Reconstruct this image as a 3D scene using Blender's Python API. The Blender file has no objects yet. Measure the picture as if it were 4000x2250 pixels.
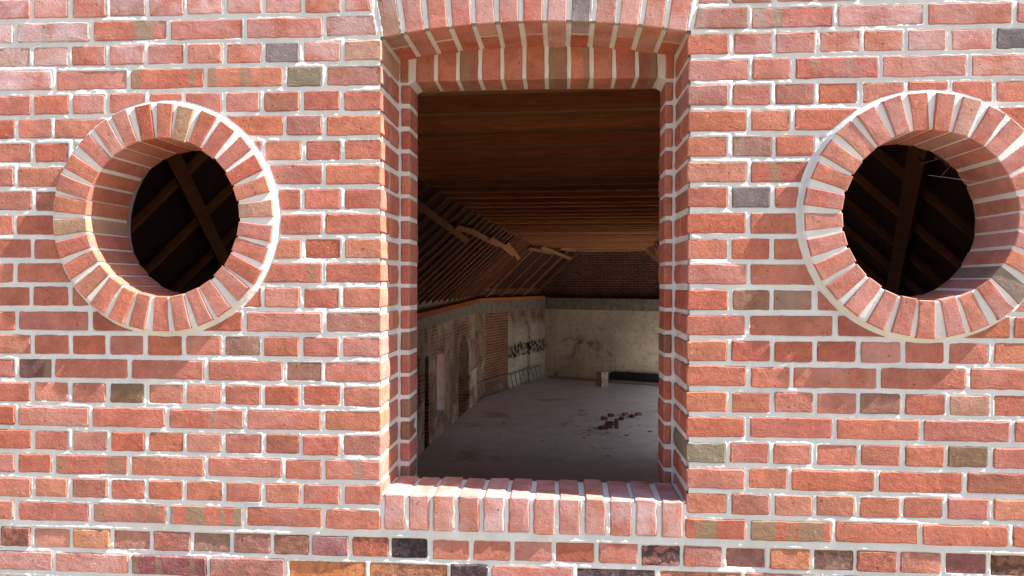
import bpy, bmesh, math, random
import numpy as np
from mathutils import Vector, Matrix
from mathutils.geometry import delaunay_2d_cdt

scene = bpy.context.scene
COL = scene.collection
R = math.radians

# ------------------------------------------------------------------ camera, sky, sun, exposure
CAM = Vector((0.087, -2.234, 3.3))
yaw, pitch, roll = R(3.835), R(-0.404), R(0.197)
fw = Vector((-math.sin(yaw) * math.cos(pitch), math.cos(yaw) * math.cos(pitch), math.sin(pitch)))
rt = Vector((math.cos(yaw), math.sin(yaw), 0.0))
up = rt.cross(fw)
r2 = rt * math.cos(roll) + up * math.sin(roll)
u2 = up * math.cos(roll) - rt * math.sin(roll)
cd = bpy.data.cameras.new("camera")
cd.sensor_width = 36.0
cd.lens = 36.0 * 1786 / 2576
cd.clip_start = 0.05
cd.clip_end = 2000
cam = bpy.data.objects.new("camera", cd)
COL.objects.link(cam)
m = Matrix((r2, u2, -fw)).transposed().to_4x4()
m.translation = CAM
cam.matrix_world = m
scene.camera = cam

SUN = Vector((0.88, -0.108, 1.0)).normalized()
world = bpy.data.worlds.new("World")
scene.world = world
world.use_nodes = True
wn = world.node_tree
wn.nodes.clear()
sky = wn.nodes.new("ShaderNodeTexSky")
sky.sky_type = 'NISHITA'
sky.sun_disc = False
sky.sun_elevation = math.asin(SUN.z)
sky.sun_rotation = math.atan2(SUN.x, SUN.y)
sky.air_density = 1.0
sky.dust_density = 2.0
bg = wn.nodes.new("ShaderNodeBackground")
bg.inputs[1].default_value = 0.075
wo = wn.nodes.new("ShaderNodeOutputWorld")
wn.links.new(sky.outputs[0], bg.inputs[0])
wn.links.new(bg.outputs[0], wo.inputs[0])

sl = bpy.data.lights.new("sun", 'SUN')
sl.energy = 5.0
sl.angle = R(0.5)
sl.color = (1.0, 0.95, 0.88)
so = bpy.data.objects.new("sun", sl)
COL.objects.link(so)
so.rotation_euler = SUN.to_track_quat('Z', 'Y').to_euler()
so.location = (6, -3, 12)

scene.view_settings.view_transform = 'Standard'
scene.view_settings.look = 'None'
scene.view_settings.gamma = 1.0
scene.view_settings.use_curve_mapping = False
scene.view_settings.exposure = 1.75
scene.cycles.use_denoising = True
scene.cycles.max_bounces = 10
scene.cycles.diffuse_bounces = 8

rng = random.Random(7)
nrg = np.random.default_rng(11)

# ------------------------------------------------------------------ helpers
def tag(o, label=None, cat=None, group=None, kind=None):
    if label: o["label"] = label
    if cat: o["category"] = cat
    if group: o["group"] = group
    if kind: o["kind"] = kind
    return o

def link(name, me, mat=None, parent=None, loc=None, rot=None):
    o = bpy.data.objects.new(name, me)
    COL.objects.link(o)
    if mat is not None and me is not None and not me.materials:
        me.materials.append(mat)
    if parent is not None: o.parent = parent
    if loc is not None: o.location = loc
    if rot is not None: o.rotation_euler = rot
    return o

def mesh(name, vs, fs):
    me = bpy.data.meshes.new(name)
    me.from_pydata([tuple(v) for v in vs], [], fs)
    me.update()
    return me

class MB:
    def __init__(s): s.v, s.f = [], []
    def add(s, vs, fs):
        k = len(s.v)
        s.v += [tuple(v) for v in vs]
        s.f += [tuple(i + k for i in f) for f in fs]
    def box(s, lo, hi, M=None, jit=0.0):
        vs = [Vector((x, y, z)) for x in (lo[0], hi[0]) for y in (lo[1], hi[1]) for z in (lo[2], hi[2])]
        if jit: vs = [v + Vector((rng.uniform(-jit, jit), rng.uniform(-jit, jit), rng.uniform(-jit, jit))) for v in vs]
        if M is not None: vs = [M @ v for v in vs]
        s.add(vs, [(0, 1, 3, 2), (4, 6, 7, 5), (0, 4, 5, 1), (2, 3, 7, 6), (0, 2, 6, 4), (1, 5, 7, 3)])
    def beam(s, p0, p1, w, h, upv=Vector((0, 0, 1)), ch=0.0):
        """rectangular timber from p0 to p1; w sideways, h along upv; p on the axis"""
        p0, p1 = Vector(p0), Vector(p1)
        d = (p1 - p0); L = d.length; d.normalize()
        sd = d.cross(upv).normalized(); un = sd.cross(d)
        if ch > 0:
            pr = [(-w/2+ch, -h/2), (w/2-ch, -h/2), (w/2, -h/2+ch), (w/2, h/2-ch), (w/2-ch, h/2), (-w/2+ch, h/2), (-w/2, h/2-ch), (-w/2, -h/2+ch)]
        else:
            pr = [(-w/2, -h/2), (w/2, -h/2), (w/2, h/2), (-w/2, h/2)]
        n = len(pr)
        vs = [p0 + sd * a + un * b for a, b in pr] + [p1 + sd * a + un * b for a, b in pr]
        fs = [(i, (i + 1) % n, n + (i + 1) % n, n + i) for i in range(n)] + [tuple(range(n))[::-1], tuple(range(n, 2 * n))]
        s.add(vs, fs)
    def tube(s, pts, r, n=8):
        pts = [Vector(p) for p in pts]
        vs = []
        for i, p in enumerate(pts):
            d = (pts[min(i + 1, len(pts) - 1)] - pts[max(i - 1, 0)]).normalized()
            a = d.orthogonal().normalized() if i == 0 else (a - d * a.dot(d)).normalized()
            b = d.cross(a)
            vs += [p + a * r * math.cos(2 * math.pi * k / n) + b * r * math.sin(2 * math.pi * k / n) for k in range(n)]
        fs = []
        for i in range(len(pts) - 1):
            fs += [(i * n + k, i * n + (k + 1) % n, (i + 1) * n + (k + 1) % n, (i + 1) * n + k) for k in range(n)]
        fs += [tuple(range(n))[::-1], tuple(range((len(pts) - 1) * n, len(pts) * n))]
        s.add(vs, fs)
    def build(s, name, mat, parent=None, loc=None, rot=None):
        me = mesh(name, s.v, s.f)
        return link(name, me, mat, parent, loc, rot)

def extrude_holes(outer, holes, y0, y1):
    """slab of the polygon (x,z) with holes, from y0 to y1"""
    loops = [outer] + holes
    flat = [p for l in loops for p in l]
    edges, k = [], 0
    for l in loops:
        edges += [(k + i, k + (i + 1) % len(l)) for i in range(len(l))]
        k += len(l)
    co, _, tri, ov, _, _ = delaunay_2d_cdt([Vector(p) for p in flat], edges, [], 0, 1e-7)
    def inside(p, l):
        r = False
        for i in range(len(l)):
            (x0, z0), (x1, z1) = l[i - 1], l[i]
            if (z0 > p[1]) != (z1 > p[1]) and p[0] < (x1 - x0) * (p[1] - z0) / (z1 - z0) + x0: r = not r
        return r
    tris = []
    for t in tri:
        c = (sum(co[i][0] for i in t) / 3, sum(co[i][1] for i in t) / 3)
        if inside(c, outer) and not any(inside(c, h) for h in holes): tris.append(t)
    n = len(flat); nc = len(co)
    vs = [(x, y0, z) for x, z in flat] + [(x, y1, z) for x, z in flat] + [(p[0], y0, p[1]) for p in co] + [(p[0], y1, p[1]) for p in co]
    fs = []
    for t in tris:
        a, b, c = [co[i] for i in t]
        ar = (b[0]-a[0])*(c[1]-a[1]) - (b[1]-a[1])*(c[0]-a[0])
        t = tuple(t) if ar > 0 else tuple(t[::-1])
        fs.append(tuple(i + 2*n for i in t)); fs.append(tuple(i + 2*n + nc for i in t[::-1]))
    k = 0
    for l in loops:
        c = len(l)
        ar = sum(l[i][0]*l[(i+1) % c][1] - l[(i+1) % c][0]*l[i][1] for i in range(c))
        for i in range(c):
            j = (i + 1) % c
            q = (k + i, n + k + i, n + k + j, k + j)
            if (ar > 0) == (l is not outer): q = q
            fs.append(q if (ar > 0) else q[::-1])
        k += c
    return vs, fs

# ------------------------------------------------------------------ materials
def new_mat(name, rough=0.85, spec=0.25):
    mt = bpy.data.materials.new(name)
    mt.use_nodes = True
    nt = mt.node_tree
    b = nt.nodes["Principled BSDF"]
    b.inputs["Roughness"].default_value = rough
    b.inputs["Specular IOR Level"].default_value = spec
    return mt, nt, b

def N(nt, typ, **kw):
    n = nt.nodes.new(typ)
    for k, v in kw.items(): setattr(n, k, v)
    return n

def lk(nt, a, b): nt.links.new(a, b)

def noise(nt, vec, scale, detail=3, rough=0.55, dist=0.0):
    n = N(nt, "ShaderNodeTexNoise")
    n.inputs["Scale"].default_value = scale
    n.inputs["Detail"].default_value = detail
    n.inputs["Roughness"].default_value = rough
    n.inputs["Distortion"].default_value = dist
    if vec is not None: lk(nt, vec, n.inputs["Vector"])
    return n.outputs["Fac"]

def ramp(nt, fac, lo, hi, a=0.0, b=1.0):
    n = N(nt, "ShaderNodeMapRange")
    n.interpolation_type = 'SMOOTHSTEP'
    n.inputs["From Min"].default_value = lo
    n.inputs["From Max"].default_value = hi
    n.inputs["To Min"].default_value = a
    n.inputs["To Max"].default_value = b
    lk(nt, fac, n.inputs["Value"])
    return n.outputs["Result"]

def math_(nt, op, a, b=None):
    n = N(nt, "ShaderNodeMath", operation=op)
    for i, x in enumerate((a, b)):
        if x is None: continue
        if isinstance(x, (int, float)): n.inputs[i].default_value = x
        else: lk(nt, x, n.inputs[i])
    return n.outputs[0]

def mix(nt, fac, a, b, mode='MIX'):
    n = N(nt, "ShaderNodeMix", data_type='RGBA', blend_type=mode)
    for sock, x in ((n.inputs[0], fac), (n.inputs[6], a), (n.inputs[7], b)):
        if isinstance(x, (int, float)): sock.default_value = x
        elif isinstance(x, tuple): sock.default_value = x if len(x) == 4 else x + (1.0,)
        else: lk(nt, x, sock)
    return n.outputs[2]

def bump(nt, b, h, dist, strength=1.0, prev=None):
    n = N(nt, "ShaderNodeBump")
    n.inputs["Strength"].default_value = strength
    if isinstance(dist, (int, float)): n.inputs["Distance"].default_value = dist
    else: lk(nt, dist, n.inputs["Distance"])
    lk(nt, h, n.inputs["Height"])
    if prev is not None: lk(nt, prev, n.inputs["Normal"])
    lk(nt, n.outputs[0], b.inputs["Normal"])
    return n.outputs[0]

def gray(nt, v):
    n = N(nt, "ShaderNodeCombineColor")
    for i in range(3): lk(nt, v, n.inputs[i])
    return n.outputs[0]

def scaled(nt, vec, s):
    n = N(nt, "ShaderNodeVectorMath", operation='MULTIPLY')
    lk(nt, vec, n.inputs[0]); n.inputs[1].default_value = s
    return n.outputs[0]

def brick_material():
    mt, nt, b = new_mat("fired_brick", 1.0, 0.05)
    tc = N(nt, "ShaderNodeTexCoord"); inf = N(nt, "ShaderNodeObjectInfo")
    off = N(nt, "ShaderNodeVectorMath", operation='SCALE'); off.inputs[0].default_value = (37.1, 91.7, 53.3)
    lk(nt, inf.outputs["Random"], off.inputs["Scale"])
    ad = N(nt, "ShaderNodeVectorMath", operation='ADD')
    lk(nt, tc.outputs["Object"], ad.inputs[0]); lk(nt, off.outputs[0], ad.inputs[1])
    vec = ad.outputs[0]
    def attr(nm):
        a = N(nt, "ShaderNodeAttribute", attribute_type='OBJECT', attribute_name=nm)
        return a.outputs["Fac"]
    isl = N(nt, "ShaderNodeNewGeometry").outputs["Random Per Island"]
    n1 = noise(nt, vec, 13, 3); n2 = noise(nt, vec, 75, 4, 0.6); n3 = noise(nt, vec, 240, 2)
    col = mix(nt, 1.0, inf.outputs["Color"], gray(nt, ramp(nt, n1, 0.25, 0.75, 0.84, 1.16)), 'MULTIPLY')
    col = mix(nt, 1.0, col, gray(nt, ramp(nt, n2, 0.3, 0.7, 0.9, 1.1)), 'MULTIPLY')
    col = mix(nt, 1.0, col, gray(nt, ramp(nt, n3, 0.3, 0.7, 0.88, 1.12)), 'MULTIPLY')
    mo = noise(nt, vec, 34, 5, 0.7, 0.4)
    col = mix(nt, math_(nt, 'MULTIPLY', ramp(nt, mo, 0.48, 0.66, 0, 0.8), attr("rough")), col, (0.13, 0.065, 0.05))
    col = mix(nt, math_(nt, 'MULTIPLY', ramp(nt, mo, 0.42, 0.28, 0, 0.7), attr("rough")), col, (0.58, 0.30, 0.19))
    col = mix(nt, 1.0, col, gray(nt, ramp(nt, isl, 0, 1, 0.95, 1.05)), 'MULTIPLY')
    # fold marks of the hand-made bricks: broad upright stripes
    bn = noise(nt, scaled(nt, vec, (1.0, 0.0, 0.08)), 20, 0.5)
    bf = math_(nt, 'MULTIPLY', ramp(nt, bn, 0.53, 0.60), attr("band"))
    col = mix(nt, bf, col, (0.27, 0.185, 0.12))
    # lime bloom
    bl = noise(nt, vec, 9, 3, 0.6, 0.3)
    blf = math_(nt, 'MULTIPLY', ramp(nt, bl, 0.22, 0.72), attr("bloom"))
    col = mix(nt, blf, col, (0.66, 0.50, 0.53))
    # soot and burnt crust on the old bricks
    sn = noise(nt, vec, 38, 4, 0.65, 0.5)
    sf = math_(nt, 'MULTIPLY', ramp(nt, sn, 0.44, 0.54), attr("soot"))
    col = mix(nt, sf, col, (0.04, 0.032, 0.04))
    # specks of lime
    sp = noise(nt, vec, 130, 1)
    col = mix(nt, ramp(nt, sp, 0.75, 0.79, 0, 0.6), col, (0.7, 0.66, 0.6))
    # small dark pits
    pt = noise(nt, vec, 95, 1)
    col = mix(nt, ramp(nt, pt, 0.30, 0.22, 0, 0.7), col, (0.07, 0.03, 0.025))
    lk(nt, col, b.inputs["Base Color"])
    rg = math_(nt, 'ADD', math_(nt, 'MULTIPLY', attr("rough"), 0.0035), 0.0011)
    h1 = bump(nt, b, noise(nt, vec, 150, 5, 0.68), rg, 1.0)
    bump(nt, b, noise(nt, vec, 30, 3, 0.6), math_(nt, 'MULTIPLY', rg, 1.3), 1.0, h1)
    return mt

def mortar_material():
    mt, nt, b = new_mat("lime_mortar", 0.95, 0.1)
    g = N(nt, "ShaderNodeNewGeometry"); vec = g.outputs["Position"]
    c = mix(nt, ramp(nt, noise(nt, vec, 9, 4), 0.3, 0.7), (0.64, 0.64, 0.63), (0.75, 0.75, 0.74))
    c = mix(nt, ramp(nt, noise(nt, vec, 70, 3), 0.62, 0.75, 0, 0.35), c, (0.52, 0.49, 0.44))
    lk(nt, c, b.inputs["Base Color"])
    bump(nt, b, noise(nt, vec, 150, 5, 0.65), 0.0012, 1.0)
    return mt

M_BRICK = brick_material()
M_MORTAR = mortar_material()

# ------------------------------------------------------------------ the brick wall (front plane Y = 0)
P, H = 0.13, 0.079            # header pitch, course pitch
WX = 0.4845                   # half width of the window opening
JV, JH = 0.0145, 0.0165       # joint widths
AR, AZ = 2.82, 1.302          # arch intrados radius and centre height
AH = math.asin(WX / AR)       # half angle of the arch
RO, RI, RZ, RX = 0.370, 0.253, 3.507, 1.195
RC = RO + 0.015               # where the field bricks are cut round the rings
SILL0, SILL1 = 2.509, 2.623

def row_z(c):
    return 3.3293 - (c - 11) * H - (0.0105 if c >= 22 else 0.0)

wall = link("brick_wall", None)
wall.empty_display_size = 0.3
tag(wall, "sunlit red brick gable wall with a tall arched window and two round openings", "wall")

RED = (0.47, 0.115, 0.072)
PAL = {
    'red': [(0.43, 0.143, 0.092), (0.42, 0.132, 0.085), (0.445, 0.153, 0.10), (0.42, 0.144, 0.103), (0.455, 0.168, 0.108), (0.40, 0.122, 0.081), (0.43, 0.152, 0.109)],
    'tan': [(0.36, 0.21, 0.14)], 'pinktan': [(0.42, 0.22, 0.16)],
    'grey': [(0.17, 0.145, 0.145)], 'olive': [(0.215, 0.17, 0.125)], 'brown': [(0.19, 0.115, 0.075)],
    'dusky': [(0.33, 0.125, 0.09)], 'darkgrey': [(0.11, 0.105, 0.11)], 'umber': [(0.27, 0.13, 0.085)],
    'orange': [(0.50, 0.18, 0.065)], 'pink': [(0.45, 0.175, 0.122)], 'purple': [(0.25, 0.085, 0.085)], 'black': [(0.075, 0.055, 0.06)],
    'plum': [(0.15, 0.075, 0.065)],
}
SPECIAL = {  # (side, row, index from the window): (colour, band, bloom)
    (0,1,2): ('red',0,.15), (0,1,3): ('red',1,.1), (0,1,4): ('dusky',1,.7),
    (0,2,0): ('pinktan',0,.1), (0,2,2): ('grey',0,0), (0,2,4): ('pink',0,0), (0,2,8): ('pinktan',0,.5), (0,2,9): ('tan',0,.6),
    (0,3,1): ('olive',0,0), (0,3,2): ('red',.8,.1), (0,3,3): ('red',1,0), (0,3,5): ('pink',0,1),
    (0,4,2): ('dusky',0,.1), (0,5,1): ('dusky',0,.25), (0,8,2): ('red',1,0), (0,9,2): ('red',.9,0),
    (0,14,3): ('umber',0,.2), (0,14,7): ('red',.6,0), (0,15,1): ('umber',.6,.1), (0,15,5): ('plum',.7,0),
    (0,16,6): ('brown',0,0), (0,16,9): ('red',0,0), (0,17,2): ('red',1,.2), (0,19,0): ('red',.7,.2), (0,21,2): ('red',1,.1), (0,21,3): ('red',.6,.1),
    (0,13,4): ('red',.5,.1), (0,10,1): ('red',0,0),
    (1,1,0): ('dusky',.7,.3), (1,1,1): ('red',1,.3), (1,2,0): ('red',0,0), (1,2,5): ('pink',0,.5), (1,2,7): ('darkgrey',0,.1),
    (1,3,2): ('red',.9,.25), (1,3,3): ('pink',.2,.3), (1,4,0): ('dusky',0,.3), (1,6,1): ('umber',.6,.2), (1,6,0): ('red',0,0),
    (1,7,1): ('red',.7,0), (1,8,1): ('grey',0,.1), (1,12,1): ('umber',0,0), (1,12,2): ('umber',.7,.2), (1,16,4): ('umber',.5,0),
    (1,16,6): ('pinktan',.4,.2), (1,18,0): ('olive',0,0), (1,18,6): ('brown',0,0), (1,21,0): ('red',1,0), (1,21,1): ('red',.9,0), (1,20,1): ('dusky',0,.1),
}

def style(o, kind='red', band=0.0, bloom=0.0, soot=0.0, rough=0.0):
    c = rng.choice(PAL[kind]); k = rng.uniform(0.93, 1.07)
    o.color = (c[0] * k, c[1] * k * rng.uniform(.95, 1.05), c[2] * k, 1)
    o["band"] = float(band); o["bloom"] = float(bloom); o["soot"] = float(soot); o["rough"] = float(rough)

def rect_outline(w, h, rg, jit=0.0019, cut=0.005, step=0.03):
    """anticlockwise, slightly uneven rectangle with broken corners"""
    hw, hh = w / 2, h / 2
    cs = [(-hw, -hh), (hw, -hh), (hw, hh), (-hw, hh)]
    pts = []
    for i in range(4):
        a, b = cs[i], cs[(i + 1) % 4]
        L = math.hypot(b[0]-a[0], b[1]-a[1]); d = ((b[0]-a[0])/L, (b[1]-a[1])/L)
        n = max(1, round(L / step)); c0 = cut * rg.uniform(.3, 1.7); c1 = cut * rg.uniform(.3, 1.7)
        for k in range(n + 1):
            t = c0 + (L - c0 - c1) * k / n
            o = rg.uniform(-jit, jit) * (1.0 if 0 < k < n else .6)
            pts.append((a[0] + d[0]*t - d[1]*o, a[1] + d[1]*t + d[0]*o))
    return pts

def brick_mesh(name, poly, depth, rg, ch=0.003, bulge=0.0003, rough=0.00018, inner=0.5, full=False):
    n = len(poly)
    cx = sum(p[0] for p in poly) / n; cz = sum(p[1] for p in poly) / n
    vs = [(x, depth, z) for x, z in poly] + [(x, ch * rg.uniform(.6, 1.4), z) for x, z in poly]
    for i, (x, z) in enumerate(poly):
        a, b = poly[i - 1], poly[(i + 1) % n]
        tx, tz = b[0]-a[0], b[1]-a[1]; L = math.hypot(tx, tz) or 1
        k = ch * rg.uniform(.7, 1.5)
        vs.append((x - tz / L * k, rg.uniform(-rough, rough), z + tx / L * k))
    for x, z in poly:
        vs.append((x + (cx - x) * inner, -bulge + rg.uniform(-rough, rough), z + (cz - z) * inner))
    fs = []
    for r in range(3):
        fs += [(r*n + i, r*n + (i+1) % n, (r+1)*n + (i+1) % n, (r+1)*n + i) for i in range(n)]
    fs.append(tuple(range(3*n, 4*n)))
    if full: fs.append(tuple(range(n))[::-1])
    return mesh(name, vs, fs)

# pools of shared meshes
def pool(name, w, h, depth, count, **kw):
    return [brick_mesh(name, rect_outline(w, h, rng), depth, rng, **kw) for _ in range(count)]

HW, SW, QW, BH = P - JV, 2 * P - JV, 0.1885 - JV, H - JH
POOL = {
    'header_brick': pool('header_brick', HW, BH, 0.05, 14),
    'stretcher_brick': pool('stretcher_brick', SW, BH, 0.05, 12),
    'header_corner': pool('header_brick', HW + .006, BH, 0.244, 6, full=True),
    'closer_brick': pool('closer_brick', QW + .006, BH, 0.112, 8, full=True),
    'behind': pool('reveal_brick', QW + .006, BH, 0.117, 5, full=True),
}

def clip_half(poly, nx, nz, d):
    """keep nx*x+nz*z >= d"""
    out = []
    for i in range(len(poly)):
        a, b = poly[i], poly[(i + 1) % len(poly)]
        fa, fb = nx*a[0]+nz*a[1]-d, nx*b[0]+nz*b[1]-d
        if fa >= 0: out.append(a)
        if (fa >= 0) != (fb >= 0):
            t = fa / (fa - fb); out.append((a[0]+(b[0]-a[0])*t, a[1]+(b[1]-a[1])*t))
    return out

def clip_disc(poly, cx, cz, rad):
    """pieces of the polygon outside the disc"""
    dense = []
    for i in range(len(poly)):
        a, b = poly[i], poly[(i + 1) % len(poly)]
        L = math.hypot(b[0]-a[0], b[1]-a[1]); k = max(1, int(L / .004))
        dense += [((a[0]+(b[0]-a[0])*t/k), (a[1]+(b[1]-a[1])*t/k)) for t in range(k)]
    ins = [math.hypot(x-cx, z-cz) < rad for x, z in dense]
    if not any(ins): return [poly]
    if all(ins): return []
    n = len(dense)
    s0 = next(i for i in range(n) if ins[i] and not ins[(i + 1) % n])
    order = [(s0 + 1 + i) % n for i in range(n)]
    runs, cur = [], []
    for i in order:
        if ins[i]:
            if cur: runs.append(cur); cur = []
        else: cur.append(dense[i])
    if cur: runs.append(cur)
    res = []
    for run in runs:
        if len(run) < 4: continue
        thin = [run[0]] + [p for k, p in enumerate(run[1:-1]) if k % 7 == 3 or corner(run, k + 1)] + [run[-1]]
        a0 = math.atan2(run[-1][1]-cz, run[-1][0]-cx); a1 = math.atan2(run[0][1]-cz, run[0][0]-cx)
        da = (a1 - a0 + math.pi) % (2*math.pi) - math.pi
        k = max(1, int(abs(da) * rad / .02))
        arc = [(cx + rad*math.cos(a0 + da*t/k), cz + rad*math.sin(a0 + da*t/k)) for t in range(1, k)]
        pl = thin + arc
        ar = .5 * sum(pl[i][0]*pl[(i+1) % len(pl)][1]-pl[(i+1) % len(pl)][0]*pl[i][1] for i in range(len(pl)))
        if ar > .00035: res.append(pl)
    return res

def corner(run, k):
    a, b, c = run[k-1], run[k], run[k+1]
    cr = (b[0]-a[0])*(c[1]-b[1]) - (b[1]-a[1])*(c[0]-b[0])
    return abs(cr) > 0.25 * math.hypot(b[0]-a[0], b[1]-a[1]) * math.hypot(c[0]-b[0], c[1]-b[1])

SDF = []   # (x0,x1,z0,z1,kind,params) of every piece on the front plane, for the mortar bed

def skew_cut(side, poly):
    s = -1 if side == 0 else 1
    a = AH + 0.013 / AR
    # radial line through the arch centre at angle a from vertical; keep the outside
    nx, nz = s * math.cos(a), -math.sin(a)
    return clip_half(poly, nx, nz, nz * AZ)

def place_brick(kind, x0, x1, row, side=None, idx=None, st=None, y=0.0, corner_depth=None):
    """one brick of the field between joint centres x0 and x1"""
    zc = row_z(row); xc = (x0 + x1) / 2; w = x1 - x0 - JV
    near_ring = any(abs(xc - s*RX) < RC + w/2 + .01 and abs(zc - RZ) < RC + BH/2 + .01 for s in (-1, 1))
    skew = side is not None and row <= 1 and abs(xc) < 0.75
    name = kind
    dx, dz = rng.uniform(-.0018, .0018), rng.uniform(-.0016, .0016)
    yj = y + rng.gauss(0, 0.0009)
    base = []
    pieces = None
    if near_ring or skew:
        pl = rect_outline(w, BH, rng)
        pl = [(px + xc + dx, pz + zc + dz) for px, pz in pl]
        if skew: pl = skew_cut(side, pl)
        pcs = [pl] if pl else []
        for s in (-1, 1):
            pcs = [q for p_ in pcs for q in clip_disc(p_, s*RX, RZ, RC)]
        if len(pcs) == 1 and not skew and pcs[0] is pl: pieces = None
        else: pieces = pcs
    cutinfo = (near_ring, skew, side)
    SDF.append((xc + dx - w/2, xc + dx + w/2, zc + dz - BH/2, zc + dz + BH/2, cutinfo, y))
    objs = []
    rot = (rng.gauss(0, .009), rng.gauss(0, .004), rng.gauss(0, .005))
    if pieces is None:
        key = kind
        if corner_depth == 'header': key = 'header_corner'
        me = rng.choice(POOL[key])
        wid = {'header_brick': HW, 'stretcher_brick': SW, 'header_corner': HW + .006, 'closer_brick': QW + .006}[key]
        tgt = w + (.006 if key in ('header_corner', 'closer_brick') else 0)
        o = link(name, me, M_BRICK, wall, (xc + dx + ((.003 if side == 0 else -.003) if tgt != w else 0), yj, zc + dz), rot)
        o.scale = (tgt / wid, 1, 1)
        objs.append(o)
    else:
        for pl in pieces:
            cx = sum(p_[0] for p_ in pl) / len(pl); cz = sum(p_[1] for p_ in pl) / len(pl)
            me = brick_mesh(name, [(a - cx, b - cz) for a, b in pl], .05 if corner_depth is None else .244, rng, ch=.002, inner=.25)
            objs.append(link(name, me, M_BRICK, wall, (cx, yj, cz), (rot[0]*.5, 0, rot[2]*.5)))
    if st is None:
        sp = SPECIAL.get((side, row, idx))
        up_bloom = max(0.0, (4.5 - row) / 4.5)
        lft = max(0.0, (-xc - 0.3)) * .45
        b0 = rng.uniform(.0, .12) + up_bloom * rng.uniform(.15, .6) * (1 + 1.4*lft) + (.12 if rng.random() < .2 else 0)
        if sp: st = dict(kind=sp[0], band=sp[1], bloom=max(sp[2], b0 * .5))
        else: st = dict(kind=rng.choice(['red'] * 14 + ['dusky', 'pink']), band=(.5 if rng.random() < .05 and kind != 'header_brick' else 0), bloom=min(1, b0))
        st['rough'] = rng.uniform(0, .12)
    for o in objs: style(o, **st)
    return objs

LEFT_H = {3, 5, 15, 19}      # stretcher courses that start closer + header
RIGHT_H = {3, 5, 15, 19}
XL, XR = -1.93, 1.70
EDGE = WX + .0005 - JV / 2 + .003

ENDS = {}
def course(side, row):
    s = -1 if side == 0 else 1
    lim = -XL if side == 0 else XR
    seq = []
    x = WX - JV/2 + .003
    if row % 2 == 0:
        while x < lim:
            seq.append(('header_brick', x, x + P)); x += P
    else:
        seq.append(('closer_brick', x, x + .1885)); x += .1885
        hs = LEFT_H if side == 0 else RIGHT_H
        if row in hs:
            seq.append(('header_brick', x, x + P)); x += P
        k = 0
        while x < lim:
            if side == 0 and row in (5, 15, 19) and k == 3:
                seq.append(('header_brick', x, x + P)); x += P
            else:
                seq.append(('stretcher_brick', x, x + 2*P)); x += 2*P
            k += 1
    ENDS[(side, row)] = s * x
    jo = [rng.uniform(-.003, .003) for _ in seq] + [0]
    jo[0] = 0
    for i, (kd, a, b) in enumerate(seq):
        a += jo[i]; b += jo[i + 1] if i + 1 < len(seq) else 0
        x0, x1 = (-b, -a) if side == 0 else (a, b)
        cdp = None
        if i == 0 and 2 <= row <= 20: cdp = 'header' if kd == 'header_brick' else 'closer'
        place_brick(kd, x0, x1, row, side, i, corner_depth=cdp)
        if cdp == 'closer':      # the second brick in the depth of the reveal
            me = rng.choice(POOL['behind'])
            xx = s * (a + b) / 2 + (.003 if side == 0 else -.003)
            o = link('reveal_brick', me, M_BRICK, wall, (xx + rng.uniform(-.001, .001), .127, row_z(row) + rng.uniform(-.002, .002)))
            style(o, 'red', bloom=rng.uniform(0, .15))

for row in range(0, 22):
    for side in (0, 1):
        course(side, row)

# the older courses under the new work, set back a little
OLDY = 0.0055
r22 = [-1.911, -1.775, -1.659, -1.521, -1.384, -1.246, -1.11, -0.973, -0.84, -0.714, -0.584, -0.453, -0.323, -0.191, -0.059, 0.072, 0.206, 0.339, 0.469, 0.598, 0.733, 0.865, 0.995, 1.125, 1.257, 1.387, 1.519, 1.65]
k22 = [('dusky',.2,.5), ('dusky',.45,.8), ('red',0,0), ('orange',0,.7), ('pink',0,.7), ('dusky',.1,.5), ('umber',.2,.8), ('dusky',.1,.6), ('umber',.1,.8), ('purple',.1,.4), ('red',.05,.8), ('black',.8,1), ('red',0,0), ('red',0,0), ('red',0,.1), ('red',0,0), ('red',0,0), ('dusky',.8,1), ('red',0,.9), ('dusky',.2,.9), ('orange',.1,.8), ('umber',.4,.8), ('red',.15,.9), ('pink',.05,.6), ('purple',.1,.6), ('umber',.6,.9), ('red',0,.5)]
r23 = [-1.845, -1.582, -1.319, -1.055, -0.795, -0.527, -0.261, -0.13, 0.138, 0.396, 0.66, 0.905, 1.165, 1.43, 1.69]
k23 = [('pink',0,.8), ('pink',0,.7), ('purple',.2,.8), ('dusky',.1,.8), ('orange',.02,.9), ('orange',.35,1), ('black',.7,1), ('red',0,.1), ('black',.75,1), ('pink',.1,1), ('red',0,.5), ('umber',.1,.6), ('pink',0,.7), ('red',0,.5)]
for row, xs, ks in ((22, r22, k22), (23, r23, k23)):
    for i in range(len(xs) - 1):
        kd = 'header_brick' if xs[i+1] - xs[i] < .2 else 'stretcher_brick'
        c, so_, ro = ks[i]
        for o in place_brick(kd, xs[i] - .001, xs[i+1] + .001, row, st=dict(kind=c, soot=so_, rough=ro, bloom=rng.uniform(0, .35), band=(.7 if row == 23 and i == 2 else 0)), y=OLDY + (rng.uniform(-.004, .003) if ro > .3 else 0)):
            o.rotation_euler.x += rng.uniform(-.02, .02) * (1 if ro > .3 else .2)
for row, xs in ((22, r22), (23, r23)): ENDS[(0, row)], ENDS[(1, row)] = xs[0], xs[-1]
ENDS[(0, 24)] = x = XL
while x < XR:
    ENDS[(1, 24)] = x + P
    place_brick('header_brick', x, x + P, 24, st=dict(kind=rng.choice(['red', 'dusky', 'pink', 'orange', 'umber']), soot=rng.uniform(0, .4), rough=rng.uniform(.3, 1)), y=OLDY)
    x += P

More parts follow.
